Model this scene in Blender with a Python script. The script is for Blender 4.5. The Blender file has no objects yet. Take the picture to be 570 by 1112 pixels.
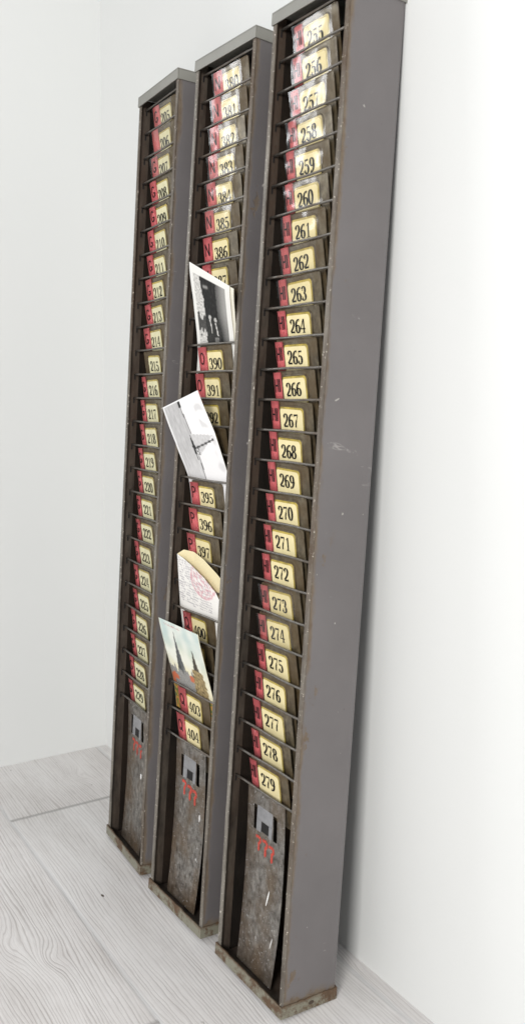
import bpy, bmesh, math, random
from mathutils import Vector, Matrix, noise
random.seed(7)
scene = bpy.context.scene
COL = scene.collection
R = math.radians

# ------------------------------------------------------------------ helpers
def tag(o, label=None, cat=None, group=None, kind=None):
    if label: o['label'] = label
    if cat: o['category'] = cat
    if group: o['group'] = group
    if kind: o['kind'] = kind
    return o

def empty(name, M):
    o = bpy.data.objects.new(name, None); COL.objects.link(o)
    o.empty_display_size = 0.02
    o.matrix_world = M
    return o

def link(name, bm, mats, parent=None, smooth=False):
    me = bpy.data.meshes.new(name)
    bm.normal_update()
    bm.to_mesh(me); bm.free()
    for m in (mats if isinstance(mats, (list, tuple)) else [mats]): me.materials.append(m)
    if smooth:
        for p in me.polygons: p.use_smooth = True
    o = bpy.data.objects.new(name, me); COL.objects.link(o)
    if parent is not None: o.parent = parent
    return o

def box(bm, x0, x1, y0, y1, z0, z1, mi=0, bev=0.0):
    r = bmesh.ops.create_cube(bm, size=1.0)
    vs = r['verts']
    for v in vs:
        v.co = Vector(((x0+x1)/2 + v.co.x*(x1-x0), (y0+y1)/2 + v.co.y*(y1-y0), (z0+z1)/2 + v.co.z*(z1-z0)))
    fs = {f for v in vs for f in v.link_faces}
    for f in fs: f.material_index = mi
    if bev:
        es = list({e for v in vs for e in v.link_edges})
        b = bmesh.ops.bevel(bm, geom=es, offset=bev, segments=2, affect='EDGES', profile=0.6)
        for f in b['faces']: f.material_index = mi
    return vs

def tube(bm, pts, rad, seg=8, mi=0):
    pts = [Vector(p) for p in pts]; rings = []
    for i, p in enumerate(pts):
        t = (pts[min(i+1, len(pts)-1)] - pts[max(i-1, 0)]).normalized()
        a = Vector((0, 0, 1)) if abs(t.z) < 0.9 else Vector((0, 1, 0))
        u = t.cross(a).normalized(); w = t.cross(u).normalized()
        r = rad[i] if isinstance(rad, (list, tuple)) else rad
        rings.append([bm.verts.new(p + (u*math.cos(2*math.pi*k/seg) + w*math.sin(2*math.pi*k/seg))*r) for k in range(seg)])
    for a, b in zip(rings, rings[1:]):
        for k in range(seg):
            f = bm.faces.new((a[k], a[(k+1) % seg], b[(k+1) % seg], b[k])); f.material_index = mi; f.smooth = True
    for ring in (rings[0][::-1], rings[-1]):
        f = bm.faces.new(ring); f.material_index = mi

# ------------------------------------------------------------------ materials
class NT:
    def __init__(s, name):
        s.m = bpy.data.materials.new(name); s.m.use_nodes = True
        s.t = s.m.node_tree; s.n = s.t.nodes; s.l = s.t.links
        s.n.clear(); s.out = s.n.new('ShaderNodeOutputMaterial')
        s.b = s.n.new('ShaderNodeBsdfPrincipled'); s.l.new(s.b.outputs[0], s.out.inputs[0])
        tc = s.n.new('ShaderNodeTexCoord'); s.obj = tc.outputs['Object']
        oi = s.n.new('ShaderNodeObjectInfo'); ml = s.n.new('ShaderNodeVectorMath'); ml.operation = 'MULTIPLY_ADD'
        s.l.new(oi.outputs['Random'], ml.inputs[0]); ml.inputs[1].default_value = (3.1, 5.3, 7.7); s.l.new(s.obj, ml.inputs[2])
        s.rv = ml.outputs[0]     # object coordinates shifted by a random amount, so that no two parts wear alike
    def put(s, inp, v):
        if v is None: return
        if isinstance(v, bpy.types.NodeSocket): s.l.new(v, inp)
        else: inp.default_value = v
    def mapping(s, scale=(1, 1, 1), loc=(0, 0, 0), vec=None):
        n = s.n.new('ShaderNodeMapping'); n.inputs['Scale'].default_value = scale
        n.inputs['Location'].default_value = loc; s.l.new(vec or s.rv, n.inputs[0]); return n.outputs[0]
    def noise(s, scale, vec=None, detail=4, rough=0.6, dist=0.0):
        n = s.n.new('ShaderNodeTexNoise'); s.l.new(vec or s.rv, n.inputs['Vector'])
        n.inputs['Scale'].default_value = scale; n.inputs['Detail'].default_value = detail
        n.inputs['Roughness'].default_value = rough; n.inputs['Distortion'].default_value = dist
        return n.outputs[0]
    def ramp(s, fac, stops):
        n = s.n.new('ShaderNodeValToRGB'); s.l.new(fac, n.inputs[0]); e = n.color_ramp.elements
        while len(e) < len(stops): e.new(0.5)
        for k, (p, c) in enumerate(stops):
            e[k].position = p; e[k].color = (c, c, c, 1) if isinstance(c, (int, float)) else (*c, 1)
        return n.outputs[0]
    def math(s, op, a, b=None, c=None, clamp=False):
        n = s.n.new('ShaderNodeMath'); n.operation = op; n.use_clamp = clamp
        s.put(n.inputs[0], a); s.put(n.inputs[1], b); s.put(n.inputs[2], c); return n.outputs[0]
    def mix(s, f, a, b, mode='MIX'):
        n = s.n.new('ShaderNodeMix'); n.data_type = 'RGBA'; n.blend_type = mode
        s.put(n.inputs[0], f)
        for i, v in ((6, a), (7, b)):
            if isinstance(v, (tuple, list)): v = (*v[:3], 1)
            s.put(n.inputs[i], v)
        return n.outputs[2]
    def xyz(s, vec=None):
        n = s.n.new('ShaderNodeSeparateXYZ'); s.l.new(vec or s.obj, n.inputs[0]); return n.outputs
    def comb(s, x, y, z):
        n = s.n.new('ShaderNodeCombineXYZ'); s.put(n.inputs[0], x); s.put(n.inputs[1], y); s.put(n.inputs[2], z); return n.outputs[0]
    def bump(s, h, strength=0.3, dist=0.001):
        n = s.n.new('ShaderNodeBump'); n.inputs['Strength'].default_value = strength
        n.inputs['Distance'].default_value = dist; s.l.new(h, n.inputs['Height'])
        s.l.new(n.outputs[0], s.b.inputs['Normal']); return n
    def base(s, c): s.put(s.b.inputs['Base Color'], (*c, 1) if isinstance(c, tuple) else c)
    def rough(s, r): s.put(s.b.inputs['Roughness'], r)
    def metal(s, r): s.put(s.b.inputs['Metallic'], r)

# rack dimensions (metres)
W, D, H, CH = 0.1115, 0.0584, 0.90, 0.0114
Z0, P, DR = 0.8868, 0.02819, 0.0069
zr = lambda k: Z0 - P*k

def m_paint(name, col=(0.142, 0.131, 0.131)):
    """satin grey enamel on the outer sides, chipped to rust along the front edge and the foot"""
    s = NT(name); x, y, z = s.xyz()
    n1 = s.noise(60, detail=6, rough=0.7); n2 = s.noise(9, detail=5)
    c = s.mix(s.ramp(n2, [(0.3, 0), (0.7, 1)]), tuple(v*0.90 for v in col), tuple(v*1.10 for v in col))
    # wear band by the front edge: ragged limit
    e = s.math('ADD', y, s.math('MULTIPLY', s.math('SUBTRACT', s.noise(45, s.mapping((1, 1, 0.35)), 6, 0.75), 0.5), 0.019))
    f1 = s.ramp(e, [(0.0, 1), (0.0016, 0.9), (0.0024, 0)])
    zz = s.math('ADD', z, s.math('MULTIPLY', s.math('SUBTRACT', n1, 0.5), 0.030))
    f2 = s.ramp(zz, [(0.0, 1), (0.0125, 1), (0.0165, 0)])
    spots = s.ramp(s.noise(34, s.mapping((1, 1, 0.8), (3, 1, 2)), 5, 0.7), [(0.0, 0), (0.645, 0), (0.675, 1)])
    near = s.ramp(y, [(0.0, 1), (0.010, 0.9), (0.022, 0)])
    spots = s.math('MULTIPLY', spots, near)
    f = s.math('MAXIMUM', s.math('MAXIMUM', f1, f2), spots)
    rust = s.mix(s.noise(160, detail=4), (0.10, 0.062, 0.035), (0.20, 0.165, 0.125))
    c = s.mix(f, c, rust)
    # pale scuffs
    sc = s.ramp(s.noise(26, s.mapping((1, 1.0, 3.2), (1.3, 5, 0)), 2, 0.4, 1.5), [(0, 0), (0.755, 0), (0.775, 0.55), (0.80, 0.0)])
    sc = s.math('MULTIPLY', sc, s.ramp(s.noise(200, detail=2), [(0.4, 0), (0.6, 1)]))
    c = s.mix(sc, c, (0.42, 0.40, 0.38))
    sp = s.ramp(s.noise(240, detail=1), [(0.0, 0), (0.775, 0), (0.80, 1)])
    c = s.mix(s.math('MULTIPLY', sp, 0.6), c, (0.07, 0.055, 0.045))
    s2 = s.ramp(s.noise(150, s.mapping((1, 1, 0.9), (7, 2, 1)), 1), [(0.0, 0), (0.80, 0), (0.82, 1)])
    c = s.mix(s2, c, (0.40, 0.38, 0.35))
    s.base(c); s.rough(s.math('ADD', s.math('ADD', 0.36, s.math('MULTIPLY', n2, 0.16)), s.math('MULTIPLY', f, 0.35)))
    s.b.inputs['Specular IOR Level'].default_value = 0.45
    h = s.math('ADD', s.math('MULTIPLY', s.noise(900, detail=2), 0.5), s.math('MULTIPLY', f, -1.2))
    h = s.math('ADD', h, s.math('MULTIPLY', s.noise(14, detail=2), 2.5))
    s.bump(h, 0.35, 0.0006)
    return s.m

def m_metal(name, dark, light, rustc, rust_amt=0.55, metal=0.55, rough=0.42, scale=70, streak=0.4, fleck=0.0):
    """worn bare steel with brown oxide"""
    s = NT(name)
    v = s.mapping((1, 1, streak))
    n1 = s.noise(scale, v, 8, 0.72); n2 = s.noise(scale*0.22, v, 4, 0.6)
    c = s.mix(s.ramp(n1, [(0.30, 0), (0.70, 1)]), dark, light)
    f = s.ramp(n2, [(rust_amt-0.10, 0), (rust_amt+0.12, 1)])
    f = s.math('MULTIPLY', f, s.ramp(s.noise(scale*2.5, detail=6, rough=0.8), [(0.25, 0.35), (0.65, 1)]))
    c = s.mix(f, c, rustc)
    if name.startswith('lower'):          # rust creeps in from the long edge and the foot
        x, y, z = s.xyz(); w2 = s.math('MULTIPLY', s.math('SUBTRACT', s.noise(30, v, 5, 0.7), 0.5), 0.022)
        fe = s.math('MAXIMUM', s.ramp(s.math('ADD', x, w2), [(0.018, 1), (0.038, 0)]), s.ramp(s.math('ADD', z, w2), [(0.012, 1), (0.042, 0)]))
        c = s.mix(s.math('MULTIPLY', fe, 0.6), c, s.mix(n1, (0.05, 0.028, 0.014), (0.22, 0.14, 0.075)))
    if fleck:
        fl = s.ramp(s.noise(420, s.mapping((1, 1, 0.7)), 3, 0.8), [(0.0, 0), (0.66-fleck, 0), (0.74-fleck, 1)])
        c = s.mix(fl, c, tuple(min(1, q*3.0+0.05) for q in light))
    s.base(c); s.metal(s.math('MULTIPLY', s.math('SUBTRACT', 1.0, f), metal))
    s.rough(s.math('ADD', rough, s.math('MULTIPLY', f, 0.3)))
    s.bump(s.math('ADD', n1, s.math('MULTIPLY', s.noise(scale*6, detail=3), 0.4)), 0.35, 0.0006)
    return s.m

M = {}
M['paint'] = m_paint('grey_paint')
M['lip'] = m_metal('worn_lip_steel', (0.050, 0.041, 0.033), (0.30, 0.275, 0.235), (0.085, 0.055, 0.033), 0.53, 0.2, 0.5, 75, 0.22, 0.035)
M['inner'] = m_metal('inner_brown_steel', (0.016, 0.012, 0.009), (0.125, 0.102, 0.080), (0.060, 0.036, 0.022), 0.5, 0.2, 0.55, 80, 0.3)
M['back'] = m_metal('back_and_shade_steel', (0.007, 0.006, 0.005), (0.020, 0.016, 0.013), (0.030, 0.020, 0.014), 0.5, 0.0, 0.85, 50, 0.4)  # back panel, and the strip that paints shadow inside the side panels
M['plate'] = m_metal('pocket_steel', (0.032, 0.023, 0.013), (0.21, 0.175, 0.115), (0.080, 0.050, 0.018), 0.47, 0.35, 0.36, 150, 0.8)
M['panel'] = m_metal('lower_panel_steel', (0.060, 0.048, 0.036), (0.60, 0.565, 0.52), (0.22, 0.155, 0.095), 0.53, 0.25, 0.36, 170, 0.7, 0.035)
M['rod'] = m_metal('rod_steel', (0.10, 0.09, 0.078), (0.22, 0.205, 0.185), (0.10, 0.065, 0.04), 0.60, 0.6, 0.38, 120, 1.0)
M['clip'] = m_metal('clip_steel', (0.20, 0.20, 0.205), (0.32, 0.32, 0.33), (0.20, 0.16, 0.12), 0.70, 0.3, 0.4, 80, 1.0)
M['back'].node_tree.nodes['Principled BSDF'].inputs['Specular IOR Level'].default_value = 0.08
def m_cap(name, col, rust):
    s = NT(name); x, y, z = s.xyz()
    n = s.noise(80, detail=7, rough=0.75); n2 = s.noise(22, detail=4)
    f = s.ramp(s.math('ADD', s.math('MULTIPLY', n, 0.55), s.math('MULTIPLY', n2, 0.45)), [(rust-0.03, 0), (rust+0.04, 1)])
    up = s.ramp(s.math('ADD', z, s.math('MULTIPLY', s.math('SUBTRACT', n, 0.5), 0.012)), [(0.0080, 0), (0.0112, 1)]) if name.startswith('bottom') else None
    if up is not None: f = s.math('MAXIMUM', f, up)
    c = s.mix(n2, tuple(v*0.8 for v in col), tuple(v*1.2 for v in col))
    c = s.mix(f, c, s.mix(s.noise(260), (0.050, 0.030, 0.018), (0.16, 0.095, 0.050)))
    s.base(c); s.rough(s.math('ADD', 0.45, s.math('MULTIPLY', f, 0.35))); s.bump(s.math('ADD', n, f), 0.4, 0.0006)
    return s.m
M['topcap'] = m_cap('top_cap_paint', (0.23, 0.225, 0.20), 0.60)
M['botcap'] = m_cap('bottom_cap_paint', (0.215, 0.205, 0.155), 0.515)

def m_flat(name, col, rough=0.5, var=0.08, scale=60, spec=0.5, coat=0.0):
    s = NT(name); n = s.noise(scale, detail=5)
    s.base(s.mix(s.ramp(n, [(0.3, 0), (0.7, 1)]), tuple(v*(1-var) for v in col), tuple(min(1, v*(1+var)) for v in col)))
    s.rough(rough); s.b.inputs['Specular IOR Level'].default_value = spec; s.b.inputs['Coat Weight'].default_value = coat
    s.bump(s.noise(scale*4), 0.1, 0.0003)
    return s.m
M['black'] = m_flat('slot_black', (0.006, 0.005, 0.005), 0.8)
M['ink'] = m_flat('black_ink', (0.008, 0.008, 0.009), 0.7, 0.3, 60, 0.15)
M['card'] = m_flat('cream_card', (0.76, 0.66, 0.37), 0.55, 0.06, 90)
M['cardpale'] = m_flat('pale_cream_card', (0.70, 0.66, 0.42), 0.55, 0.10, 90)
M['amber'] = m_flat('yellowed_window_edge', (0.40, 0.30, 0.05), 0.3, 0.45, 120, 0.6)
M['redtab'] = m_flat('red_tab', (0.97, 0.245, 0.260), 0.32, 0.08, 60, 0.5, 0.3)
M['redink'] = m_flat('red_paint_mark', (0.44, 0.055, 0.035), 0.6, 0.55, 900)
M['white'] = m_flat('white_chip', (0.80, 0.79, 0.76), 0.5, 0.05)
M['papershell'] = m_flat('photo_paper_back', (0.70, 0.66, 0.52), 0.6, 0.06, 60)

def m_attr(name, rough=0.4, coat=0.0):
    s = NT(name); a = s.n.new('ShaderNodeAttribute'); a.attribute_name = 'pic'
    s.base(s.mix(1.0, a.outputs['Color'], s.mix(s.noise(900, detail=2), (0.94, 0.94, 0.94), (1, 1, 1)), 'MULTIPLY'))
    s.rough(rough); s.b.inputs['Specular IOR Level'].default_value = 0.25
    s.bump(s.noise(40, detail=2), 0.12, 0.0005)
    return s.m
M['print'] = m_attr('printed_picture', 0.55, 0.0)
M['letter'] = m_attr('written_paper', 0.7)

def m_clear():
    """wrinkled clear cellulose sleeve"""
    s = NT('clear_sleeve'); s.n.remove(s.b)
    tr = s.n.new('ShaderNodeBsdfTransparent'); tr.inputs[0].default_value = (0.985, 0.975, 0.94, 1)
    gl = s.n.new('ShaderNodeBsdfGlossy'); gl.inputs['Roughness'].default_value = 0.20
    lw = s.n.new('ShaderNodeLayerWeight'); lw.inputs[0].default_value = 0.5
    fres = s.math('ADD', s.math('MULTIPLY', s.math('POWER', lw.outputs['Facing'], 5.0), 0.94), 0.06)
    bp = s.n.new('ShaderNodeBump'); bp.inputs['Strength'].default_value = 0.22; bp.inputs['Distance'].default_value = 0.0012
    v = s.mapping((1, 1, 0.7)); h = s.noise(58, v, 3, 0.55, 0.8); s.l.new(h, bp.inputs['Height'])
    s.l.new(bp.outputs[0], gl.inputs['Normal'])
    mx = s.n.new('ShaderNodeMixShader'); s.l.new(fres, mx.inputs[0])
    s.l.new(tr.outputs[0], mx.inputs[1]); s.l.new(gl.outputs[0], mx.inputs[2]); s.l.new(mx.outputs[0], s.out.inputs[0])
    return s.m
M['clear'] = m_clear()

# ------------------------------------------------------------------ glyphs: variable-width strokes
def ell(cx, cy, rx, ry, a0, a1, n=22):
    return [(cx + rx*math.cos(R(a0+(a1-a0)*i/n)), cy + ry*math.sin(R(a0+(a1-a0)*i/n))) for i in range(n+1)]
BAR = 'bar'; BALL = 'ball'
DIG = {  # box 0.56 wide, 1 high; strokes: (points, kind) kind 'd' = thick when vertical
 '0': [(ell(.28, .5, .20, .47, 0, 360, 36), 'd')],
 '1': [([(.30, .02), (.30, .98)], .17), ([(.10, .80), (.20, .86), (.28, .96)], .05), ([(.10, .025), (.50, .025)], .05)],
 '2': [([(.10, .74)] + ell(.27, .74, .18, .23, 165, -20, 18) + [(.42, .56), (.30, .36), (.12, .16), (.07, .08)], 'd'), ([(.06, .07), (.48, .07)], .14), ([(.485, .0), (.50, .24)], .045), ((.125, .71), .075)],
 '3': [(ell(.25, .74, .17, .23, 160, -90, 18), 'd'), (ell(.25, .26, .20, .24, 90, -160, 20), 'd'), ((.12, .73), .07), ((.10, .25), .075)],
 '4': [([(.34, .98), (.03, .30)], .095), ([(.02, .29), (.54, .29)], .085), ([(.38, .02), (.38, .98)], .16), ([(.22, .025), (.53, .025)], .05)],
 '5': [([(.12, .97), (.12, .55)], .05), ([(.11, .90), (.46, .92)], .13), (ell(.25, .31, .20, .29, 130, -160, 24), 'd'), ((.10, .22), .075)],
 '6': [(ell(.29, .29, .18, .26, 0, 360, 30), 'd'), (ell(.42, .42, .33, .54, 180, 75, 20), 'd'), ((.43, .86), .065)],
 '7': [([(.06, .90), (.50, .92)], .14), ([(.06, .74), (.08, .98)], .045), ([(.49, .88), (.34, .52)], .07), ([(.35, .55), (.27, .30), (.25, .02)], .17)],
 '8': [(ell(.28, .75, .155, .215, 0, 360, 28), 'd'), (ell(.28, .26, .195, .235, 0, 360, 30), 'd')],
 '9': [(ell(.27, .70, .18, .26, 0, 360, 30), 'd'), (ell(.14, .57, .33, .54, 0, -105, 20), 'd'), ((.13, .13), .065)],
 'G': [(ell(.30, .5, .23, .45, 45, 345, 34), .10), ([(.53, .40), (.32, .40)], .10), ([(.52, .42), (.52, .12)], .10)],
 'N': [([(.06, 0), (.06, 1)], .10), ([(.50, 0), (.50, 1)], .10), ([(.06, .97), (.50, .03)], .11)],
 'O': [(ell(.28, .5, .22, .45, 0, 360, 36), .095)],
 'Q': [(ell(.28, .5, .22, .45, 0, 360, 36), .095), ([(.32, .28), (.54, -.04)], .10)],
 'P': [([(.08, 0), (.08, 1)], .10), ([(.08, .95), (.26, .95)] + ell(.26, .72, .20, .23, 90, -90, 16) + [(.08, .49)], .095)],
 'H': [([(.06, 0), (.06, 1)], .10), ([(.46, 0), (.46, 1)], .10), ([(.06, .5), (.46, .5)], .10)],
 'I': [([(.10, 0), (.10, 1)], .10)],
 'Z': [([(.04, .92), (.42, .96)], .17), ([(.42, .98), (.46, .70), (.32, .50), (.34, .10), (.26, .02)], .19)],
}
def glyph(bm, ch, ox, oz, w, h, surf, mi, bold=1.0, dropout=0.0):
    """surf(x, z) -> Vector on the carrying surface"""
    sx, sz = w/0.56, h
    for st in DIG[ch]:
        if isinstance(st[0][0], (int, float)):           # ball
            (cx, cy), r = st
            vs = [bm.verts.new(surf(ox+cx*sx + r*math.cos(a)*sz*0.62, oz+cy*sz + r*math.sin(a)*sz)) for a in [k*math.pi/5 for k in range(10)]]
            f = bm.faces.new(vs); f.material_index = mi; continue
        pts, kind = st
        P2 = [Vector((ox+p[0]*sx, oz+p[1]*sz)) for p in pts]
        L = []; Rr = []
        for i, p in enumerate(P2):
            t = P2[min(i+1, len(P2)-1)] - P2[max(i-1, 0)]
            if len(pts) > 20 and (P2[0]-P2[-1]).length < 1e-6 and i in (0, len(P2)-1): t = P2[1]-P2[-2]
            t.normalize()
            if kind == 'd': wd = (0.082 + 0.150*abs(t.y)**2.0)*sz
            else: wd = kind*sz*(0.95 if ch.isdigit() else 1)
            wd *= bold
            n = Vector((-t.y, t.x))*wd*0.5
            L.append(p+n); Rr.append(p-n)
        lv = [bm.verts.new(surf(q.x, q.y)) for q in L]; rv = [bm.verts.new(surf(q.x, q.y)) for q in Rr]
        for i in range(len(lv)-1):
            if random.random() < dropout: continue
            f = bm.faces.new((lv[i], rv[i], rv[i+1], lv[i+1])); f.material_index = mi

# ------------------------------------------------------------------ rack parts
A_PL = R(10.0)
TW = {'a': 0.0, 'r': 0.0}      # slight individual lean and twist of the pocket being built
def plate_pt(k, x, t, off=0.0):
    """point on the leaning pocket k: t metres up the plate from its top rod, off metres in front of its face"""
    y0 = DR + 0.0015; a = A_PL + TW['a']
    xx = x - TW['r']*t; tt = t + TW['r']*(x-0.05)
    return Vector((xx, y0 - tt*math.sin(a) - off*math.cos(a), zr(k) + tt*math.cos(a) - off*math.sin(a)))

PX0, PX1 = 0.0205, 0.0815
CARD = {0: (0.0335, 0.0660), 1: (0.0335, 0.0635), 2: (0.0325, 0.0668)}

def side_panel(parent, left):
    """folded sheet: outer face painted, narrow front lip, brown inside with a slot at every rod"""
    bm = bmesh.new(); t = 0.0014; lipw = 0.0052
    x0, x1 = (-0.001, -0.001+t) if left else (W-0.001-t, W-0.001)
    box(bm, x0, x1, 0.0, D-0.001, 0.0015, H-0.002, 0)
    a, b = (x0, x0+lipw) if left else (x1-lipw, x1)
    box(bm, a, b, -0.0016, -0.0001, 0.0015, H-0.002, 1, 0.0004)
    for f in bm.faces:
        c = f.calc_center_median()
        if f.material_index == 0 and ((left and f.normal.x > 0.5) or (not left and f.normal.x < -0.5)): f.material_index = 2
    xi = x1 if left else x0
    # near-black strip added on the inner wall for the shadow deep in the channel
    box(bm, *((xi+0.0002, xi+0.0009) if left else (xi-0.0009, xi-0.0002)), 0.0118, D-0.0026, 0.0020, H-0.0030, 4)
    for k in range(26):
        z = zr(k)
        s = 1 if left else -1
        box(bm, xi, xi+s*0.0003, DR-0.0007, DR+0.0010, z-0.0062, z+0.0010, 3)
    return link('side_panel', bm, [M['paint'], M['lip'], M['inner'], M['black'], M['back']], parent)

def cap_top(parent):
    bm = bmesh.new(); o = 0.001; y1 = D+o
    box(bm, -o-0.001, W+o-0.001, -0.0032, y1, H-0.0012, H, 0, 0.0004)
    for v in bm.verts: pass
    box(bm, -o-0.001, W+o-0.001, -0.0032, -0.0020, H-CH, H-0.0014, 0, 0.0003)
    box(bm, -o-0.001, W+o-0.001, y1-0.0012, y1, H-CH, H-0.0014, 0, 0.0003)
    box(bm, -o-0.001, -0.0012, -0.0018, y1-0.0014, H-CH, H-0.0014, 0, 0.0003)
    box(bm, W-0.0008, W+o-0.001+0.0002, -0.0018, y1-0.0014, H-CH, H-0.0014, 0, 0.0003)
    # solder dots at the folded corner
    return link('top_cap', bm, M['topcap'], parent)

def cap_bottom(parent):
    bm = bmesh.new(); o = 0.0012; y1 = D+o
    xa, xb = -o-0.001, W+o-0.001
    def wall(p, q, inn, h, seed):
        n = 34; prev = None
        for i in range(n+1):
            f = i/n; b = p.lerp(q, f)
            hh = h + 0.0011*(noise.noise(Vector((f*14, seed, 0.3))))
            cur = [bm.verts.new((b.x, b.y, 0)), bm.verts.new((b.x, b.y, hh)), bm.verts.new((b.x+inn.x, b.y+inn.y, hh-0.0003)), bm.verts.new((b.x+inn.x, b.y+inn.y, 0))]
            if prev:
                for a in range(4): bm.faces.new((prev[a], prev[(a+1) % 4], cur[(a+1) % 4], cur[a]))
            else: bm.faces.new(cur)
            prev = cur
        bm.faces.new(prev[::-1])
    t = 0.0014
    wall(Vector((xa, -0.0034, 0)), Vector((xb, -0.0034, 0)), Vector((0, t, 0)), CH, 1)
    wall(Vector((xb, -0.0034+t+.0001, 0)), Vector((xb, y1, 0)), Vector((-t, 0, 0)), CH+.0002, 5)
    wall(Vector((xa, y1, 0)), Vector((xa, -0.0034+t+.0001, 0)), Vector((t, 0, 0)), CH, 9)
    wall(Vector((xb-t-.0001, y1, 0)), Vector((xa+t+.0001, y1, 0)), Vector((0, -t, 0)), CH, 13)
    bmesh.ops.recalc_face_normals(bm, faces=bm.faces[:])
    box(bm, xa+t+.0002, xb-t-.0002, -0.0034+t+.0002, y1-t-.0002, 0.0002, 0.0013, 1)
    # nail hole in the visible side
    vs = [bm.verts.new((xb+0.00015, 0.030+0.0030*math.cos(a), 0.0062+0.0020*math.sin(a))) for a in [k*math.pi/6 for k in range(12)]]
    f = bm.faces.new(vs); f.material_index = 1
    return link('bottom_cap', bm, [M['botcap'], M['inner']], parent)

def rod(parent, k):
    bm = bmesh.new(); z = zr(k); j = lambda s: random.uniform(-s, s)
    n = 9; pts = []; ph = j(3)
    a, b = j(0.0004), j(0.0004)
    for i in range(n):
        f = i/(n-1); x = 0.0003 + f*(W-0.0026)
        pts.append((x, DR + 0.0003*math.sin(f*7+ph), z + a*(1-f)+b*f + 0.00025*math.sin(f*9+ph*2)))
    tube(bm, pts, 0.00118, 8)
    return link('wire_rod', bm, M['rod'], parent, True)

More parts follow.
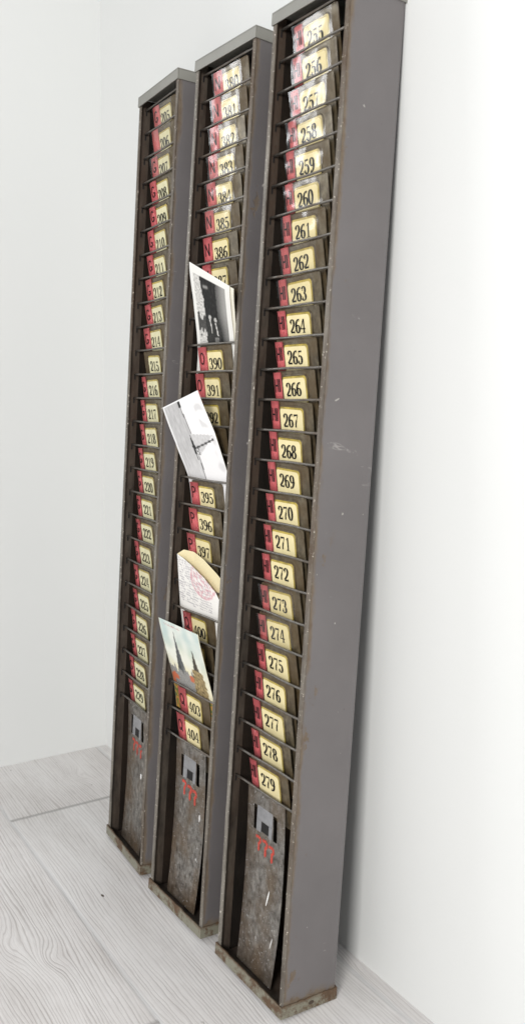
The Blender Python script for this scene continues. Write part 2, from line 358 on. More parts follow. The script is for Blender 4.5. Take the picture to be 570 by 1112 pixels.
def pocket(parent, r, k, num, letter, tabw, glare):
    """leaning steel pocket with its number card, coloured letter tab and clear sleeve"""
    TW['a'] = R(random.uniform(-0.3, 1.6) if glare is None else random.uniform(-0.6, 0.6)); TW['r'] = random.gauss(0, 0.016)
    jx = random.uniform(-0.0011, 0.0011); jt = random.uniform(-0.0008, 0.0004)
    top = -0.0012 + jt; bot = -0.092 if k < 22 else -0.055
    bm = bmesh.new()
    xa, xb = PX0+jx, PX1+jx; th = 0.0007; rc = 0.003
    # outline with clipped top corners and slightly waved surface
    outline = []
    for (cx, a0) in ((xb-rc, 0), (xa+rc, 90)):
        for q in range(5):
            an = R(a0 + 90*q/4); outline.append((cx + rc*math.cos(an), top-rc + rc*math.sin(an)))
    outline = [(xb, bot)] + outline + [(xa, bot)]
    front = [bm.verts.new(plate_pt(k, x, t, 0)) for x, t in outline]
    backv = [bm.verts.new(plate_pt(k, x, t, -th)) for x, t in outline]
    bm.faces.new(front); bm.faces.new(backv[::-1])
    for i in range(len(front)):
        j = (i+1) % len(front); bm.faces.new((front[i], backv[i], backv[j], front[j]))
    # raised window frame round the card
    c0, c1 = CARD[r]; c0 += jx; c1 += jx; ct = -0.0084 + jt
    g = 0.0026; rr = 0.0042
    path = [(c0-0.001, -P-0.004)] + [(c0-0.001, ct+g-0.004), (c0+0.0005, ct+g-0.0005), (c0+0.004, ct+g)]
    for q in range(6):
        an = R(90-90*q/5); path.append((c1+g-rr+rr*math.cos(an), ct+g-rr+rr*math.sin(an)))
    path.append((c1+g, -P-0.004))
    tube(bm, [plate_pt(k, x, t, 0.0001) for x, t in path], 0.00085, 6)
    # hem roll along the top of the plate
    tube(bm, [plate_pt(k, xa+0.003, top-0.0006, -0.0001), plate_pt(k, xb-0.003, top-0.0006, -0.0001)], 0.0006, 6)
    bmesh.ops.recalc_face_normals(bm, faces=bm.faces[:])
    pl = link('card_pocket', bm, M['plate'], parent)
    # number card, rounded top right corner; digits printed on it
    bm = bmesh.new(); rc = 0.0034
    ol = [(c1, -P-0.006)] + [(c1-rc+rc*math.cos(R(90*q/5)), ct-rc+rc*math.sin(R(90*q/5))) for q in range(6)] + \
         [(c0+0.0022+0.0022*math.cos(R(90+90*q/3)), ct-0.0022+0.0022*math.sin(R(90+90*q/3))) for q in range(4)] + [(c0, -P-0.006)]
    f = bm.faces.new([bm.verts.new(plate_pt(k, x, t, 0.00055)) for x, t in ol])
    # amber rim under the card
    e = 0.0019
    ol2 = [(c1+e, -P-0.006)] + [(c1+e-rc+rc*math.cos(R(90*q/5)), ct+e-rc+rc*math.sin(R(90*q/5))) for q in range(6)] + [(c0, ct+e), (c0, -P-0.006)]
    f = bm.faces.new([bm.verts.new(plate_pt(k, x, t, 0.00030)) for x, t in ol2]); f.material_index = 2
    if r == 2: h, adv, x0, base = 0.0125, 0.0078, c0+0.0045, -P+0.0034
    elif r == 1: h, adv, x0, base = 0.0115, 0.0083, c0+0.0030, -P+0.0028
    else: h, adv, x0, base = 0.0115, 0.0082, c0+0.0030, -P+0.0028
    if r != 2: x0 += 0.0014
    base += random.uniform(-0.0008, 0.0008); sk = random.uniform(-0.02, 0.03)
    surf = lambda x, t: plate_pt(k, x, t + (x-c0)*sk, 0.00075)
    for i, ch in enumerate(str(num)):
        glyph(bm, ch, x0+i*adv, base, adv*0.96, h, surf, 1, 1.0)
    card = link('number_card', bm, [M['card'] if r else M['cardpale'], M['ink'], M['amber']], pl)
    # letter tab: thin curved red celluloid slip
    if tabw is not None:
        bm = bmesh.new(); t0, t1 = tabw; n = 6; t0 += jx; t1 += jx
        tt = -0.0026 + jt + random.uniform(-0.0012, 0.0012); tb = -P-0.004; sl = random.uniform(-0.0008, 0.0012)
        def sf(x, t, o=0.0):
            u = (x-t0)/(t1-t0); return plate_pt(k, x + sl*(tt-t)/(tt-tb), t, 0.0011 + 0.0009*math.sin(math.pi*min(1, max(0, u))) + o)
        cols = [[bm.verts.new(sf(t0+(t1-t0)*i/n, t)) for t in (tt, tt*0.5+tb*0.5, tb)] for i in range(n+1)]
        for a, b in zip(cols, cols[1:]):
            for q in range(2): fc = bm.faces.new((a[q], a[q+1], b[q+1], b[q])); fc.smooth = True
        bmesh.ops.solidify(bm, geom=bm.faces[:], thickness=0.0003)
        if letter:
            wd = t1-t0; hh = 0.0125 if len(letter) == 1 else 0.0120
            if len(letter) == 1:
                glyph(bm, letter, t0+wd*0.24, -P*0.5-hh*0.52, wd*0.54, hh, lambda x, t: sf(x, t, 0.0006), 1, 1.2)
            else:
                glyph(bm, 'H', t0+wd*0.20, -P*0.5-hh*0.52, wd*0.50, hh, lambda x, t: sf(x, t, 0.0006), 1, 1.2)
                glyph(bm, 'I', t0+wd*0.74, -P*0.5-hh*0.52, wd*0.35, hh, lambda x, t: sf(x, t, 0.0006), 1, 1.2)
        link('letter_tab', bm, [M['redtab'], M['ink']], pl)
    # clear sleeve, crumpled where it has lifted
    if glare is None: return pl
    bm = bmesh.new(); nx, nt = 16, 9; sd = random.uniform(0, 99)
    xs0 = (c0-0.002 if tabw is None else tabw[0]+jx-0.0004) ; xs1 = c1+0.0085
    amp = glare
    gr = []
    for j in range(nt+1):
        row = []
        for i in range(nx+1):
            x = xs0+(xs1-xs0)*i/nx; t = top-0.0015 + (-P-0.004-top+0.0015)*j/nt
            q = Vector((x*62+sd, t*80, sd))
            o = 0.0030 + amp*(noise.noise(q) + 0.5*noise.noise(q*2.1)) + 0.0004*math.sin(math.pi*i/nx)
            row.append(bm.verts.new(plate_pt(k, x, t, max(0.0026, o))))
        gr.append(row)
    for j in range(nt):
        for i in range(nx):
            fc = bm.faces.new((gr[j][i], gr[j+1][i], gr[j+1][i+1], gr[j][i+1])); fc.smooth = True
    link('clear_sleeve', bm, M['clear'], pl, True)
    return pl

def lower_panel(parent, seed):
    """long blank plate under the last pocket: two slots with a bent steel clip, red painted marks"""
    bm = bmesh.new()
    x0, x1 = 0.0190, 0.0800; zt, zb = 0.1795, 0.0040
    yy = lambda z, x=0.05: 0.0100 + 0.0020*math.sin((zt-z)/(zt-zb)*math.pi) - 0.0010*((zt-z)/(zt-zb))**3
    xoff = lambda z: -0.0030*((zt-z)/(zt-zb))**2.2 + 0.0022*math.sin((zt-z)/(zt-zb)*math.pi)
    sl = [(0.0300, 0.0352), (0.0616, 0.0676)]; sz0, sz1 = 0.1400, 0.1640
    xs = [x0, sl[0][0], sl[0][1], 0.0440, 0.0570, sl[1][0], sl[1][1], x1]
    zs = [zt, 0.172, sz1, 0.152, 0.1475, sz0, 0.125, 0.11, 0.09, 0.07, 0.05, 0.03, 0.015, zb]
    g = {}
    for i, x in enumerate(xs):
        for j, z in enumerate(zs):
            xx = x + xoff(z)*(0.2 if i < 4 else 1.0)
            g[i, j] = bm.verts.new((xx, yy(z), z))
    for i in range(len(xs)-1):
        for j in range(len(zs)-1):
            xc = (xs[i]+xs[i+1])/2; zc = (zs[j]+zs[j+1])/2
            hole = any(a < xc < b for a, b in sl) and sz0 < zc < sz1
            if not hole: bm.faces.new((g[i, j], g[i, j+1], g[i+1, j+1], g[i+1, j]))
    bmesh.ops.solidify(bm, geom=bm.faces[:], thickness=-0.0009)
    # hand-painted red marks, chips of white
    rnd = random.Random(seed)
    sf = lambda x, z: Vector((x, yy(z)-0.0003, z))
    for i in range(3):
        glyph(bm, 'Z', 0.0335+i*0.0112+rnd.uniform(-.0008, .0008), 0.1205-i*0.0010+rnd.uniform(-.001, .001), 0.0105, 0.0145+rnd.uniform(-.001, .0012), sf, 1, rnd.uniform(1.15, 1.45), 0.04)
    chips = {0: [(0.066, 0.098, 0.0022, 0.0034)], 1: [(0.073, 0.108, 0.0012, 0.0040), (0.071, 0.062, .0010, .0012)], 2: [(0.060, 0.083, 0.0010, 0.0085), (0.071, 0.045, .0006, .006)]}[seed]
    for cx, cz, a, b in chips:
        vs = [bm.verts.new(sf(cx + a*math.cos(t)*rnd.uniform(.8, 1.1) + 0.25*b*math.sin(t)*(seed == 2), cz + b*math.sin(t)) + Vector((0, -0.0002, 0))) for t in [q*math.pi/6 for q in range(12)]]
        f = bm.faces.new(vs); f.material_index = 2
    p = link('lower_panel', bm, [M['panel'], M['redink'], M['white']], parent)
    bm = bmesh.new()
    # bridge-shaped clip between the slots, open at its foot
    y = 0.0105
    box(bm, 0.0356, 0.0612, y, y+0.0006, 0.1515, 0.1650, 0, 0.0002)
    box(bm, 0.0356, 0.0432, y, y+0.0006, 0.1400, 0.1513, 0, 0.0002)
    box(bm, 0.0560, 0.0612, y, y+0.0006, 0.1400, 0.1513, 0, 0.0002)
    box(bm, 0.0434, 0.0558, y+0.0004, y+0.0010, 0.1415, 0.1510, 1)
    link('clip', bm, [M['clip'], M['black']], p)
    return p

def rack(idx, pos, lean, yaw, rows, label):
    root = empty('time_card_rack', Matrix.Translation((pos[0], pos[1], D*math.sin(lean)+0.0002)) @ Matrix.Rotation(yaw, 4, 'Z') @ Matrix.Rotation(-lean, 4, 'X'))
    tag(root, label, 'card rack', 'tall steel time card racks leaning on the wall')
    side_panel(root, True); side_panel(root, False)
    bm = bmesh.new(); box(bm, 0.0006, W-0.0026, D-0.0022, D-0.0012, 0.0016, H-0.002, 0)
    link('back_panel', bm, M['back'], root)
    cap_top(root); cap_bottom(root)
    for k in range(26): rod(root, k)
    for k, (num, letter, tabw, glare) in enumerate(rows): pocket(root, idx, k, num, letter, tabw, glare)
    lower_panel(root, idx)
    return root

rows0 = []
for k in range(25):
    n = 205+k; tw = (0.0185, 0.0368) if k < 10 else (0.0200, 0.0330)
    rows0.append((n, None if n == 206 else 'G', None if n == 215 else tw, 0.0011 if k < 3 else None))
rows1 = []
for k in range(25):
    n = 380+k; L = 'N' if n < 388 else 'O' if n < 395 else 'P' if n < 400 else 'Q'
    rows1.append((n, L, (0.0180, 0.0352), 0.0012 if k < 6 else None))
rows2 = [(255+k, 'HI', (0.0195, 0.0318), 0.0014 if k < 7 else 0.0005 if k in (7, 8, 18, 19) else None) for k in range(25)]
RK = [rack(0, (0, 0), 0.05183, -0.05534, rows0, 'farthest grey steel card rack, red G tabs numbered 205 to 229, leftmost against the wall'),
      rack(1, (0.14236, -0.00934), 0.06362, 0.03346, rows1, 'middle grey steel card rack, numbered 380 to 404, holding photos and a letter'),
      rack(2, (0.28339, -0.00387), 0.0608, 0.01797, rows2, 'nearest and largest grey steel card rack, red HI tabs numbered 255 to 279')]

# ------------------------------------------------------------------ loose papers held in the middle rack
def spl(a, b, f): return a + (b-a)*f
def sheet(name, mats, rackobj, rows, img, label, cat, group, nx=64, nz=110, th=0.00035, curl=0.0, vmax=1.0):
    """rows: list of (s, left, right): s in 0..1 down the sheet; surface swept smoothly through them"""
    Mw = rackobj.matrix_world
    def at(u, s):
        i = max(j for j in range(len(rows)-1) if rows[j][0] <= s+1e-9)
        f = (s-rows[i][0])/(rows[i+1][0]-rows[i][0])
        p = []
        for e in (1, 2):
            P0 = Vector(rows[max(i-1, 0)][e]); P1 = Vector(rows[i][e]); P2 = Vector(rows[i+1][e]); P3 = Vector(rows[min(i+2, len(rows)-1)][e])
            lin = P1.lerp(P2, f)
            h = f*f*(3-2*f); m1 = (P2-P0)*0.5; m2 = (P3-P1)*0.5
            cr = P1*(2*f**3-3*f*f+1) + m1*(f**3-2*f*f+f) + P2*(-2*f**3+3*f*f) + m2*(f**3-f*f)
            p.append(Vector((lin.x, cr.y*0.5+lin.y*0.5, lin.z)))
        q = p[0].lerp(p[1], u); q.y += curl*math.sin(math.pi*u)*(1-s)
        return q
    bm = bmesh.new(); cl = bm.loops.layers.float_color.new('pic'); uvv = {}
    org = Mw @ at(0.5, 1.0)
    g = {}
    for j in range(nz+1):
        for i in range(nx+1):
            v = bm.verts.new(Mw @ at(i/nx, j/nz) - org); g[i, j] = v; uvv[v] = (i/nx, j/nz)
    fr = []
    for j in range(nz):
        for i in range(nx):
            f = bm.faces.new((g[i, j], g[i, j+1], g[i+1, j+1], g[i+1, j])); f.smooth = True; fr.append(f)
    for f in fr:
        for l in f.loops:
            c = img(*uvv[l.vert]); l[cl] = (*[max(0.0, min(1.0, x)) for x in c], 1)
    bm.normal_update()
    # back and edges
    off = (Mw.to_3x3() @ Vector((0, th, 0)))
    b = {k: bm.verts.new(v.co + off) for k, v in g.items()}
    for j in range(nz):
        for i in range(nx):
            f = bm.faces.new((b[i, j], b[i+1, j], b[i+1, j+1], b[i, j+1])); f.material_index = 1; f.smooth = True
    for i in range(nx):
        for j, fl in ((0, 0), (nz, 1)):
            f = bm.faces.new((g[i, j], g[i+1, j], b[i+1, j], b[i, j]) if not fl else (g[i, j], b[i, j], b[i+1, j], g[i+1, j])); f.material_index = 1
    for j in range(nz):
        for i, fl in ((0, 0), (nx, 1)):
            f = bm.faces.new((g[i, j], b[i, j], b[i, j+1], g[i, j+1]) if not fl else (g[i, j], g[i, j+1], b[i, j+1], b[i, j])); f.material_index = 1
    o = link(name, bm, mats)
    o.location = org
    tag(o, label, cat, group)
    return o

N = lambda x, y, s=0.0: noise.noise(Vector((x, y, s)))
def sm(a, b, x): t = max(0, min(1, (x-a)/(b-a))); return t*t*(3-2*t)
def lerp3(a, b, f): return tuple(a[i]+(b[i]-a[i])*f for i in range(3))

def img_couple(u, v):
    w = (0.84, 0.83, 0.79)
    if v > 0.985: return w
    top = 0.095 + 0.01*math.sin(u*3)
    if u < 0.09 or u > 0.88 or v < top: return w
    # bright rough wall at left
    c = 0.60 + 0.40*N(u*40, v*50) + 0.12*N(u*120, v*90)
    edge = 0.25 + 0.025*N(v*12, 3) + 0.05*sm(0.1, 0.5, v)
    if u > edge:                          # dark doorway
        c = 0.012 + 0.03*max(0, N(u*22, v*20, 2)) + 0.28*sm(0.035, 0.0, abs(v-0.215+0.1*(u-.35)))*sm(0.30, 0.33, u)*sm(0.46, 0.42, u)
    if u < edge and 0.60 < v + 0.1*N(u*20, v*15) < 0.78: c = 0.05 + 0.10*abs(N(u*50, v*60))
    if u > 0.64 + 0.006*N(v*20, 1):       # grey wall at right
        c = 0.10 + 0.26*sm(0.62, 0.86, u) - 0.17*sm(0.4, 1.0, v) + 0.05*N(u*50, v*50)
    # two standing figures
    for cx, hy, s in ((0.42, 0.60, 0), (0.56, 0.63, 5)):
        if ((u-cx)/0.035)**2 + ((v-hy)/0.032)**2 < 1: c = 0.50 + 0.12*N(u*70, v*70)
        bw = 0.055 + 0.030*sm(hy, 0.8, v)
        if v > hy+0.03 and abs(u-cx) < bw*1.4: c = 0.020 + 0.05*abs(N(u*60, v*40, s))
        if v > hy+0.035 and abs(u-cx-0.01-0.25*(v-hy-0.1)) < 0.013 and v < hy+0.22: c = 0.72
        if ((u-cx-0.03)/0.02)**2 + ((v-hy-0.19)/0.018)**2 < 1: c = 0.60
        if v > hy+0.24 and s and abs(u-cx) < 0.05: c = 0.12 + 0.35*abs(N(u*90, v*90, 8))
    return (c, c*0.98, c*0.93)

def img_boat(u, v):
    w = (0.86, 0.855, 0.85)
    if u < 0.035 or v < 0.012: return w
    hz = 0.44 + 0.02*math.sin(v*4) + 0.03*v
    c = 0.86
    if u < hz:
        c = 0.50 + 0.12*N(u*60, v*7) + 0.06*N(u*140, v*20) + 0.14*sm(0.5, 1.0, v)
    if abs(u-hz) < 0.010: c = 0.12
    if abs(u-hz) < 0.034 and v < 0.10: c = 0.02
    if u > 0.78: c -= 0.16*sm(0.1, 0.5, N(u*7, v*9, 4))
    # sail (apex to the right) and hull
    sx = (u-hz+0.03)/0.48; sc = 0.56 - 0.02*sx
    if 0 < sx < 1 and abs(v-sc-0.03+0.05*sx) < 0.145*(1-sx): c = 0.60 + 0.10*N(u*30, v*30)
    if 0 < sx < 1.02 and abs(v-sc-0.02-0.04*(1-sx)) < 0.010: c = 0.06
    if abs(u-hz+0.05-0.05*(v-.6)) < 0.034*(1-abs(v-0.60)/0.17) and 0.43 < v < 0.77: c = 0.02
    if abs(u-hz-0.02) < 0.03 and 0.60 < v < 0.70 and N(u*60, v*60, 3) > 0.0: c = 0.03
    return (c, c*0.985, c*0.98)

def img_city(u, v):
    sky = lerp3((0.52, 0.63, 0.60), (0.84, 0.78, 0.55), sm(0.05, 0.75, v - 0.25*abs(u-0.45)))
    cl = 0.5+0.5*N(u*5, v*5, 7); c = lerp3(sky, (0.84, 0.84, 0.76), 0.75*sm(0.25, 0.7, cl))
    # thin red caption line
    if 0.10 < u < 0.52 and abs(v-0.055-0.004*math.sin(u*90)) < 0.007 and math.sin(u*210) > -0.3: c = (0.55, 0.22, 0.22)
    def spire(cx, tip, base, wb, p, col, sd):
        nonlocal c
        if v < tip: return
        f = (v-tip)/(base-tip); wd = 0.006 + wb*min(1.0, f)**p
        if abs(u-cx) < wd*(1+0.25*N(v*60, sd)):
            k = 0.75 + 0.9*N(u*70, v*60, sd) + (0.25 if u > cx else -0.1)
            c = tuple(max(0.01, q*k) for q in col)
    spire(0.34, 0.13, 0.92, 0.150, 1.35, (0.12, 0.125, 0.125), 1)
    if v > 0.70 + 0.16*N(u*16, 0, 2) and u < 0.66: c = tuple(q*(0.8+0.8*N(u*60, v*60, 3)) for q in (0.36, 0.35, 0.33))
    for rx, rz, rw in ((0.10, 0.78, 0.09), (0.56, 0.71, 0.05), (0.02, 0.86, 0.06)):
        if abs(u-rx) < rw and 0 < v-rz < 0.10 and abs(u-rx) < (v-rz)*1.6+0.015: c = (0.55, 0.16, 0.08)
    spire(0.74, 0.30, 0.58, 0.060, 1.0, (0.09, 0.075, 0.055), 4)
    if v > 0.58: 
        wd = 0.105 + 0.14*(v-0.58) + 0.02*(int(v*22) % 2)
        if abs(u-0.75) < wd:
            c = tuple(q*(0.85+1.1*N(u*45, v*32, 5)) for q in (0.36, 0.27, 0.13))
    if v > 0.97 + 0.03*N(u*9, 1, 6):
        t = N(u*25, v*25, 9); c = (0.10, 0.16, 0.05) if t > 0.0 else (0.50, 0.25, 0.06)
    if u < 0.012 or u > 0.988: c = (0.75, 0.68, 0.48)
    return c

def img_letter(u, v):
    c = (0.83, 0.81, 0.77)
    ln = (v*30) % 1.0; li = int(v*30)
    if 0.28 < v < 0.92 and 0.05 < u < 0.80:
        y = ln - 0.5 - 0.32*N(u*55, li*7.3)
        if abs(y) < 0.15 and N(u*9, li*3.1, 2) > -0.25: c = (0.42, 0.40, 0.42)
    d = math.hypot((u-0.66)/0.27, (v-0.52)/0.24)
    if d < 1 and (d > 0.90 or N(u*34, v*38, 5) > 0.10): c = lerp3(c, (0.62, 0.20, 0.26), 0.6)
    return c
def img_cream(u, v):
    n = 0.02*N(u*12, v*12); return (0.80+n, 0.70+n, 0.44+n)
def img_white(u, v): return (0.82, 0.79, 0.68)

MR = RK[1]; grp = 'papers tucked into the middle rack'
zk = zr(10)
def paper(name, mat, rows, img, label, cat, vis, **kw):
    """rows as (s, L, R); image spans s 0..vis"""
    tot = rows[-1][0]; rr = [(s/tot, a, b) for s, a, b in rows]
    return sheet(name, [mat, M['papershell']], MR, rr, lambda u, s: img(u, s*tot/vis), label, cat, grp, **kw)

paper('photograph', M['print'],
      [(0, (0.0600, -0.0315, 0.6810), (0.1145, -0.0170, 0.6540)), (0.45, (0.0385, -0.0120, 0.6470), (0.1010, -0.0050, 0.6320)),
       (0.95, (0.0140, 0.0100, zk+0.0005), (0.0862, 0.0100, zk+0.0005)), (1.30, (0.0065, 0.0152, zk-0.030), (0.0860, 0.0152, zk-0.030))],
      img_couple, 'upright black and white photo of two people in a dark doorway', 'photograph', 1.0)
paper('photograph', M['letter'],
      [(0, (0.0640, -0.0280, 0.6770), (0.1180, -0.0145, 0.6515)), (0.45, (0.0420, -0.0095, 0.6450), (0.1045, -0.0030, 0.6310)),
       (0.95, (0.0160, 0.0108, zk+0.0005), (0.0900, 0.0108, zk+0.0005)), (1.30, (0.0100, 0.0160, zk-0.032), (0.0900, 0.0160, zk-0.032))],
      img_white, 'plain cream edged card hidden behind the photo of two people', 'photo card', 1.0, nx=20, nz=30)
zk = zr(15)
paper('photograph', M['print'],
      [(0, (-0.0114, -0.0140, 0.5369), (0.0694, -0.0190, 0.5552)), (0.5, (0.0068, -0.0060, 0.5005), (0.0830, -0.0045, 0.5140)),
       (1.0, (0.0105, 0.0100, zk+0.0005), (0.0950, 0.0100, zk+0.0005)), (1.3, (0.0125, 0.0150, zk-0.028), (0.1040, 0.0150, zk-0.028))],
      img_boat, 'tilted black and white seaside photo with a small sailing boat', 'photograph', 1.0)
zk = zr(23)
paper('postcard', M['print'],
      [(0, (0.0030, -0.0125, 0.3100), (0.0870, -0.0125, 0.3098)), (0.5, (0.0034, -0.0015, 0.2740), (0.0880, -0.0015, 0.2735)),
       (1.0, (0.0040, 0.0100, zk+0.0005), (0.0885, 0.0100, zk+0.0005)), (1.4, (0.0050, 0.0153, zk-0.030), (0.0890, 0.0153, zk-0.030))],
      img_city, 'pale coloured postcard of two tall church spires, lowest paper in the rack', 'postcard', 1.06)
# folded letter: front leaf and back leaf joined along the left fold, one thing
zk = zr(20)
def folded_letter():
    Mw = MR.matrix_world; org = Mw @ Vector((0.055, 0.012, zk-0.02))
    root = empty('folded_letter', Matrix.Translation(org))
    tag(root, 'folded cream letter with handwriting and a round pink stamp', 'letter', grp)
    def leaf(name, topL, topC, base, img, mat, curl):
        bm = bmesh.new(); cl = bm.loops.layers.float_color.new('pic'); nx, nz = 56, 64; g = {}; uv = {}
        for i in range(nx+1):
            u = i/nx
            # top edge as polyline
            j = min(int(u*(len(topC)-1)), len(topC)-2); f = u*(len(topC)-1)-j
            T = Vector(topC[j]).lerp(Vector(topC[j+1]), f)
            B1 = Vector(base[0]).lerp(Vector(base[1]), u); B2 = Vector(base[2]).lerp(Vector(base[3]), u)
            for q in range(nz+1):
                s = q/nz
                if s < 0.75: a = s/0.75; p = T.lerp(B1, a); p.y += curl*math.sin(math.pi*a)*u
                else: p = B1.lerp(B2, (s-0.75)/0.25)
                v = bm.verts.new(Mw @ p - org); g[i, q] = v
                uv[v] = (p.x*11-0.1, (0.402-p.z)/0.080)
        for i in range(nx):
            for q in range(nz):
                f = bm.faces.new((g[i, q], g[i, q+1], g[i+1, q+1], g[i+1, q])); f.smooth = True
        for f in bm.faces:
            for l in f.loops: l[cl] = (*img(*uv[l.vert]), 1)
        bm.normal_update()
        bmesh.ops.solidify(bm, geom=bm.faces[:], thickness=0.0002)
        link(name, bm, mat, root)
    fb = [(0.0090, 0.0100, zk+0.0005), (0.1045, 0.0100, zk+0.0005), (0.0110, 0.0145, zk-0.028), (0.0940, 0.0145, zk-0.028)]
    bb = [(0.0090, 0.0106, zk+0.0005), (0.1050, 0.0106, zk+0.0005), (0.0110, 0.0156, zk-0.028), (0.0950, 0.0156, zk-0.028)]
    ft = [(0.0225, -0.0050, 0.3825), (0.0345, -0.0040, 0.3795), (0.0480, -0.0028, 0.3750), (0.0735, -0.0005, 0.3645), (0.0925, 0.0020, 0.3533), (0.1020, 0.0052, 0.3402), (0.1045, 0.0094, 0.3250)]
    bt = [(0.0225, -0.0048, 0.3826), (0.0300, -0.0015, 0.3880), (0.0470, 0.0010, 0.3880), (0.0660, 0.0018, 0.3828), (0.0900, 0.0040, 0.3715), (0.1080, 0.0045, 0.3625)]
    leaf('front_leaf', None, ft, fb, img_letter, M['letter'], -0.0015)
    leaf('back_leaf', None, bt, bb, img_cream, M['letter'], 0.0015)
folded_letter()

# ------------------------------------------------------------------ setting
XW, YW = -0.2775, 0.1115
def m_wall():
    s = NT('matt_wall_paint')
    s.base(s.mix(s.noise(3.0, detail=3), (0.715, 0.725, 0.712), (0.745, 0.750, 0.738)))
    s.rough(0.85); s.b.inputs['Specular IOR Level'].default_value = 0.2
    s.bump(s.math('ADD', s.noise(160, detail=5), s.math('MULTIPLY', s.noise(12, detail=3), 2.0)), 0.10, 0.0015)
    return s.m
MW = m_wall()
bm = bmesh.new(); box(bm, XW, 3.0, YW, YW+0.10, -0.02, 2.4); tag(link('back_wall', bm, MW), kind='structure')
bm = bmesh.new(); box(bm, XW-0.10, XW, -0.30, YW+0.10, -0.02, 2.4); tag(link('side_wall', bm, MW), kind='structure')

def m_floor():
    s = NT('limed_wood_boards'); x, y, z = s.xyz()
    bw = 0.190
    yb = s.math('DIVIDE', s.math('ADD', y, 0.0945), bw)
    idx = s.math('FLOOR', yb); fy = s.math('FRACT', yb)
    # end joints: the board under the racks is cut at x = -0.102, others staggered
    sh = s.math('MULTIPLY', idx, 0.437)
    xb = s.math('DIVIDE', s.math('ADD', s.math('ADD', x, 0.102), sh), 1.28)
    ix = s.math('FLOOR', xb); fx = s.math('FRACT', xb)
    wn = s.n.new('ShaderNodeTexWhiteNoise'); wn.noise_dimensions = '2D'; s.l.new(s.comb(idx, ix, 0), wn.inputs['Vector'])
    rc = s.n.new('ShaderNodeSeparateColor'); s.l.new(wn.outputs['Color'], rc.inputs[0]); r1, r2, r3 = rc.outputs[:3]
    # log coordinates per board
    vx = s.math('ADD', x, s.math('MULTIPLY', r1, 31.0)); vy = s.math('ADD', y, s.math('MULTIPLY', r2, 17.0))
    lv = s.comb(s.math('MULTIPLY', vx, 1.5), s.math('MULTIPLY', vy, 5.0), r3)
    warp = s.math('MULTIPLY', s.math('SUBTRACT', s.noise(1.0, lv, 2, 0.45), 0.5), 0.060)
    lv2 = s.comb(s.math('MULTIPLY', vx, 9), s.math('MULTIPLY', vy, 40.0), r3)
    warp2 = s.math('MULTIPLY', s.math('SUBTRACT', s.noise(1.0, lv2, 3, 0.6), 0.5), 0.0085)
    cy = s.math('ADD', s.math('MULTIPLY', r3, 0.08), 0.085)
    yy = s.math('ADD', s.math('MULTIPLY', s.math('SUBTRACT', fy, 0.5), bw), cy)
    zz = s.math('ADD', s.math('MULTIPLY', x, 0.03), 0.022)
    rad = s.math('SQRT', s.math('ADD', s.math('MULTIPLY', yy, yy), s.math('MULTIPLY', zz, zz)))
    rad = s.math('ADD', s.math('ADD', rad, warp), warp2)
    # knots bend the rings round themselves
    for kx, ky, a, w in ((0.158, -0.180, 0.017, 0.020), (0.199, -0.146, 0.013, 0.012), (0.47, 0.052, 0.014, 0.014), (-0.19, 0.03, 0.012, 0.012)):
        dx = s.math('DIVIDE', s.math('SUBTRACT', x, kx), w*1.9); dy = s.math('DIVIDE', s.math('SUBTRACT', y, ky), w)
        d2 = s.math('ADD', s.math('MULTIPLY', dx, dx), s.math('MULTIPLY', dy, dy))
        rad = s.math('ADD', rad, s.math('MULTIPLY', s.math('EXPONENT', s.math('MULTIPLY', d2, -0.9)), a))
    ph = s.math('ADD', s.math('MULTIPLY', rad, 1/0.0037), s.math('MULTIPLY', s.noise(1.0, s.comb(s.math('MULTIPLY', vx, 1.2), s.math('MULTIPLY', rad, 70), r2), 3, 0.6), 3.2))
    fr = s.math('FRACT', ph)
    line = s.ramp(fr, [(0.0, 0.12), (0.40, 0.03), (0.66, 0.25), (0.82, 1.0), (0.92, 0.8), (1.0, 0.12)])
    # line strength varies along and between the rings
    mod = s.ramp(s.noise(1.0, s.comb(s.math('MULTIPLY', vx, 7), s.math('MULTIPLY', rad, 90), r3), 4, 0.6), [(0.25, 0.2), (0.62, 1)])
    streak = s.noise(1.0, s.comb(s.math('MULTIPLY', vx, 14), s.math('MULTIPLY', rad, 1500), r2), 3, 0.6)
    fib = s.noise(1.0, s.comb(s.math('MULTIPLY', x, 60), s.math('MULTIPLY', y, 900), 0.0), 3, 0.6)
    patch = s.noise(1.0, s.comb(s.math('MULTIPLY', vx, 5), s.math('MULTIPLY', vy, 22), r1), 4, 0.6)
    l2 = s.math('MULTIPLY', line, mod)
    c = s.mix(s.ramp(patch, [(0.35, 0), (0.72, 1)]), (0.80, 0.773, 0.760), (0.64, 0.605, 0.585))
    c = s.mix(s.math('MULTIPLY', l2, 0.70), c, (0.31, 0.270, 0.250))
    c = s.mix(s.math('MULTIPLY', s.ramp(streak, [(0.45, 0), (0.70, 1)]), 0.34), c, (0.36, 0.325, 0.305))
    c = s.mix(s.math('MULTIPLY', s.ramp(fib, [(0.48, 0), (0.72, 1)]), 0.26), c, (0.36, 0.34, 0.33))
    wash = s.ramp(s.noise(1.0, s.comb(s.math('MULTIPLY', vx, 8), s.math('MULTIPLY', vy, 16), r2), 5, 0.65), [(0.42, 0), (0.66, 1)])
    c = s.mix(s.math('MULTIPLY', wash, 0.45), c, (0.84, 0.825, 0.815))
    # small dark pits and chips
    pit = s.ramp(s.noise(1.0, s.comb(s.math('MULTIPLY', x, 55), s.math('MULTIPLY', y, 120), 0.0), 2, 0.5), [(0.0, 0), (0.745, 0), (0.77, 1)])
    c = s.mix(s.math('MULTIPLY', pit, 0.75), c, (0.16, 0.13, 0.11))
    # per-board tone
    c = s.mix(s.math('MULTIPLY', r3, 0.25), c, (0.78, 0.775, 0.77))
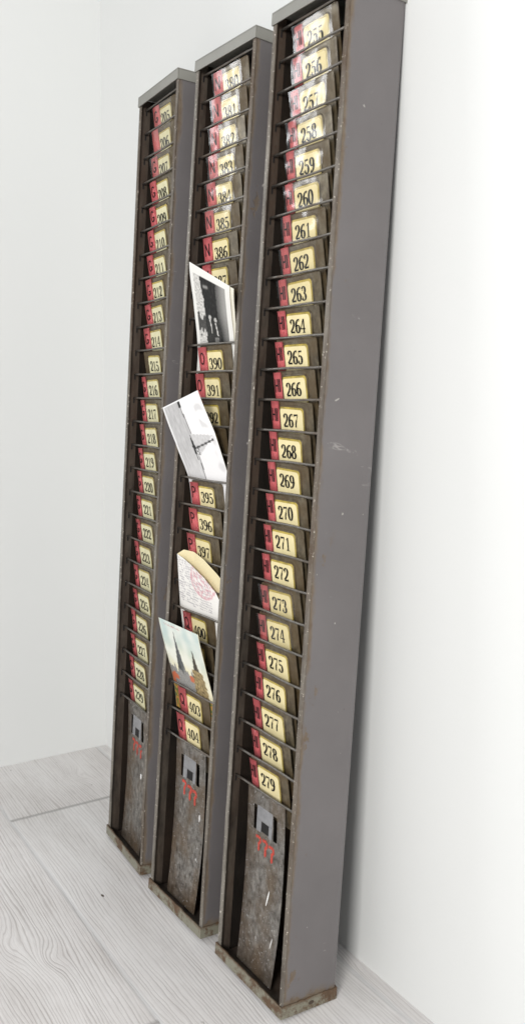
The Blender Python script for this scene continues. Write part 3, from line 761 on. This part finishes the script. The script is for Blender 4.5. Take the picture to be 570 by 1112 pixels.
    # bevelled joints
    ey = s.math('MINIMUM', fy, s.math('SUBTRACT', 1.0, fy)); ex = s.math('MINIMUM', fx, s.math('SUBTRACT', 1.0, fx))
    jy = s.ramp(ey, [(0.0, 1), (0.007, 0.9), (0.020, 0)]); jx = s.ramp(ex, [(0.0, 1), (0.0010, 0.9), (0.0016, 0)])
    c = s.mix(s.math('MULTIPLY', jy, 0.55), c, (0.60, 0.60, 0.60))
    c = s.mix(s.math('MULTIPLY', jx, 0.8), c, (0.30, 0.29, 0.28))
    s.base(c); s.rough(0.55); s.b.inputs['Specular IOR Level'].default_value = 0.35
    h = s.math('ADD', s.math('MULTIPLY', l2, -0.6), s.math('MULTIPLY', s.math('MAXIMUM', jx, jy), -1.2))
    s.bump(h, 0.5, 0.0006)
    return s.m
bm = bmesh.new(); box(bm, -2.5, 3.0, -2.5, YW+0.05, -0.03, 0.0)
tag(link('floor', bm, m_floor()), kind='structure')

# small dark chip of wood lying on the boards
bm = bmesh.new()
vs = [bm.verts.new(p) for p in [(-.0035, 0, 0.0001), (0.0005, -0.0016, 0.0001), (0.0042, 0.0002, 0.0001), (0.0008, 0.0016, 0.0001), (0.0002, 0.0002, 0.0012)]]
bm.faces.new(vs[:4][::-1])
for i in range(4): bm.faces.new((vs[i], vs[(i+1) % 4], vs[4]))
o = link('wood_chip', bm, M['inner']); o.location = (0.1215, -0.060, 0.0)
tag(o, 'tiny dark chip lying on the pale boards left of the racks', 'wood chip')

# ------------------------------------------------------------------ camera
cam = bpy.data.cameras.new('camera'); co = bpy.data.objects.new('camera', cam); COL.objects.link(co)
co.rotation_mode = 'XYZ'; co.rotation_euler = (1.46071, -0.01135, 1.00005); co.location = (0.99393, -0.41612, 0.55214)
cam.sensor_fit = 'VERTICAL'; cam.sensor_height = 36; cam.sensor_width = 36; cam.lens = 957.795*36/1112
cam.shift_y = -(556-538.128)/1112
cam.clip_start = 0.01; cam.clip_end = 50
cam.dof.use_dof = True; cam.dof.focus_distance = 0.96; cam.dof.aperture_fstop = 8.5
scene.camera = co

# ------------------------------------------------------------------ light: two unseen area lamps, a soft key and one for sleeve glare
def area(name, loc, target, sx, sy, power, col):
    l = bpy.data.lights.new(name, 'AREA'); l.shape = 'RECTANGLE'; l.size = sx; l.size_y = sy; l.energy = power; l.color = col
    o = bpy.data.objects.new(name, l); COL.objects.link(o); o.location = loc
    o.rotation_euler = (Vector(target)-Vector(loc)).to_track_quat('-Z', 'Y').to_euler()
    return o
area('key_light', (1.55, -1.45, 0.95), (0.0, 0.0, 0.5), 0.50, 0.55, 29, (1.0, 0.985, 0.96))  # unseen area light, soft key from the right front
area('sleeve_glare_light', (-1.35, -1.30, 1.30), (0.3, 0.0, 0.85), 0.42, 0.60, 8.5, (0.96, 0.98, 1.0))  # unseen area light added at left front to make glare on the sleeves
w = bpy.data.worlds.new('World'); scene.world = w; w.use_nodes = True
bg = w.node_tree.nodes['Background']; bg.inputs[0].default_value = (0.93, 0.96, 1.0, 1); bg.inputs[1].default_value = 0.46

scene.view_settings.view_transform = 'Standard'; scene.view_settings.look = 'None'
scene.view_settings.exposure = 0.22; scene.view_settings.gamma = 1.0
scene.render.engine = 'CYCLES'
scene.cycles.max_bounces = 8; scene.cycles.transparent_max_bounces = 16
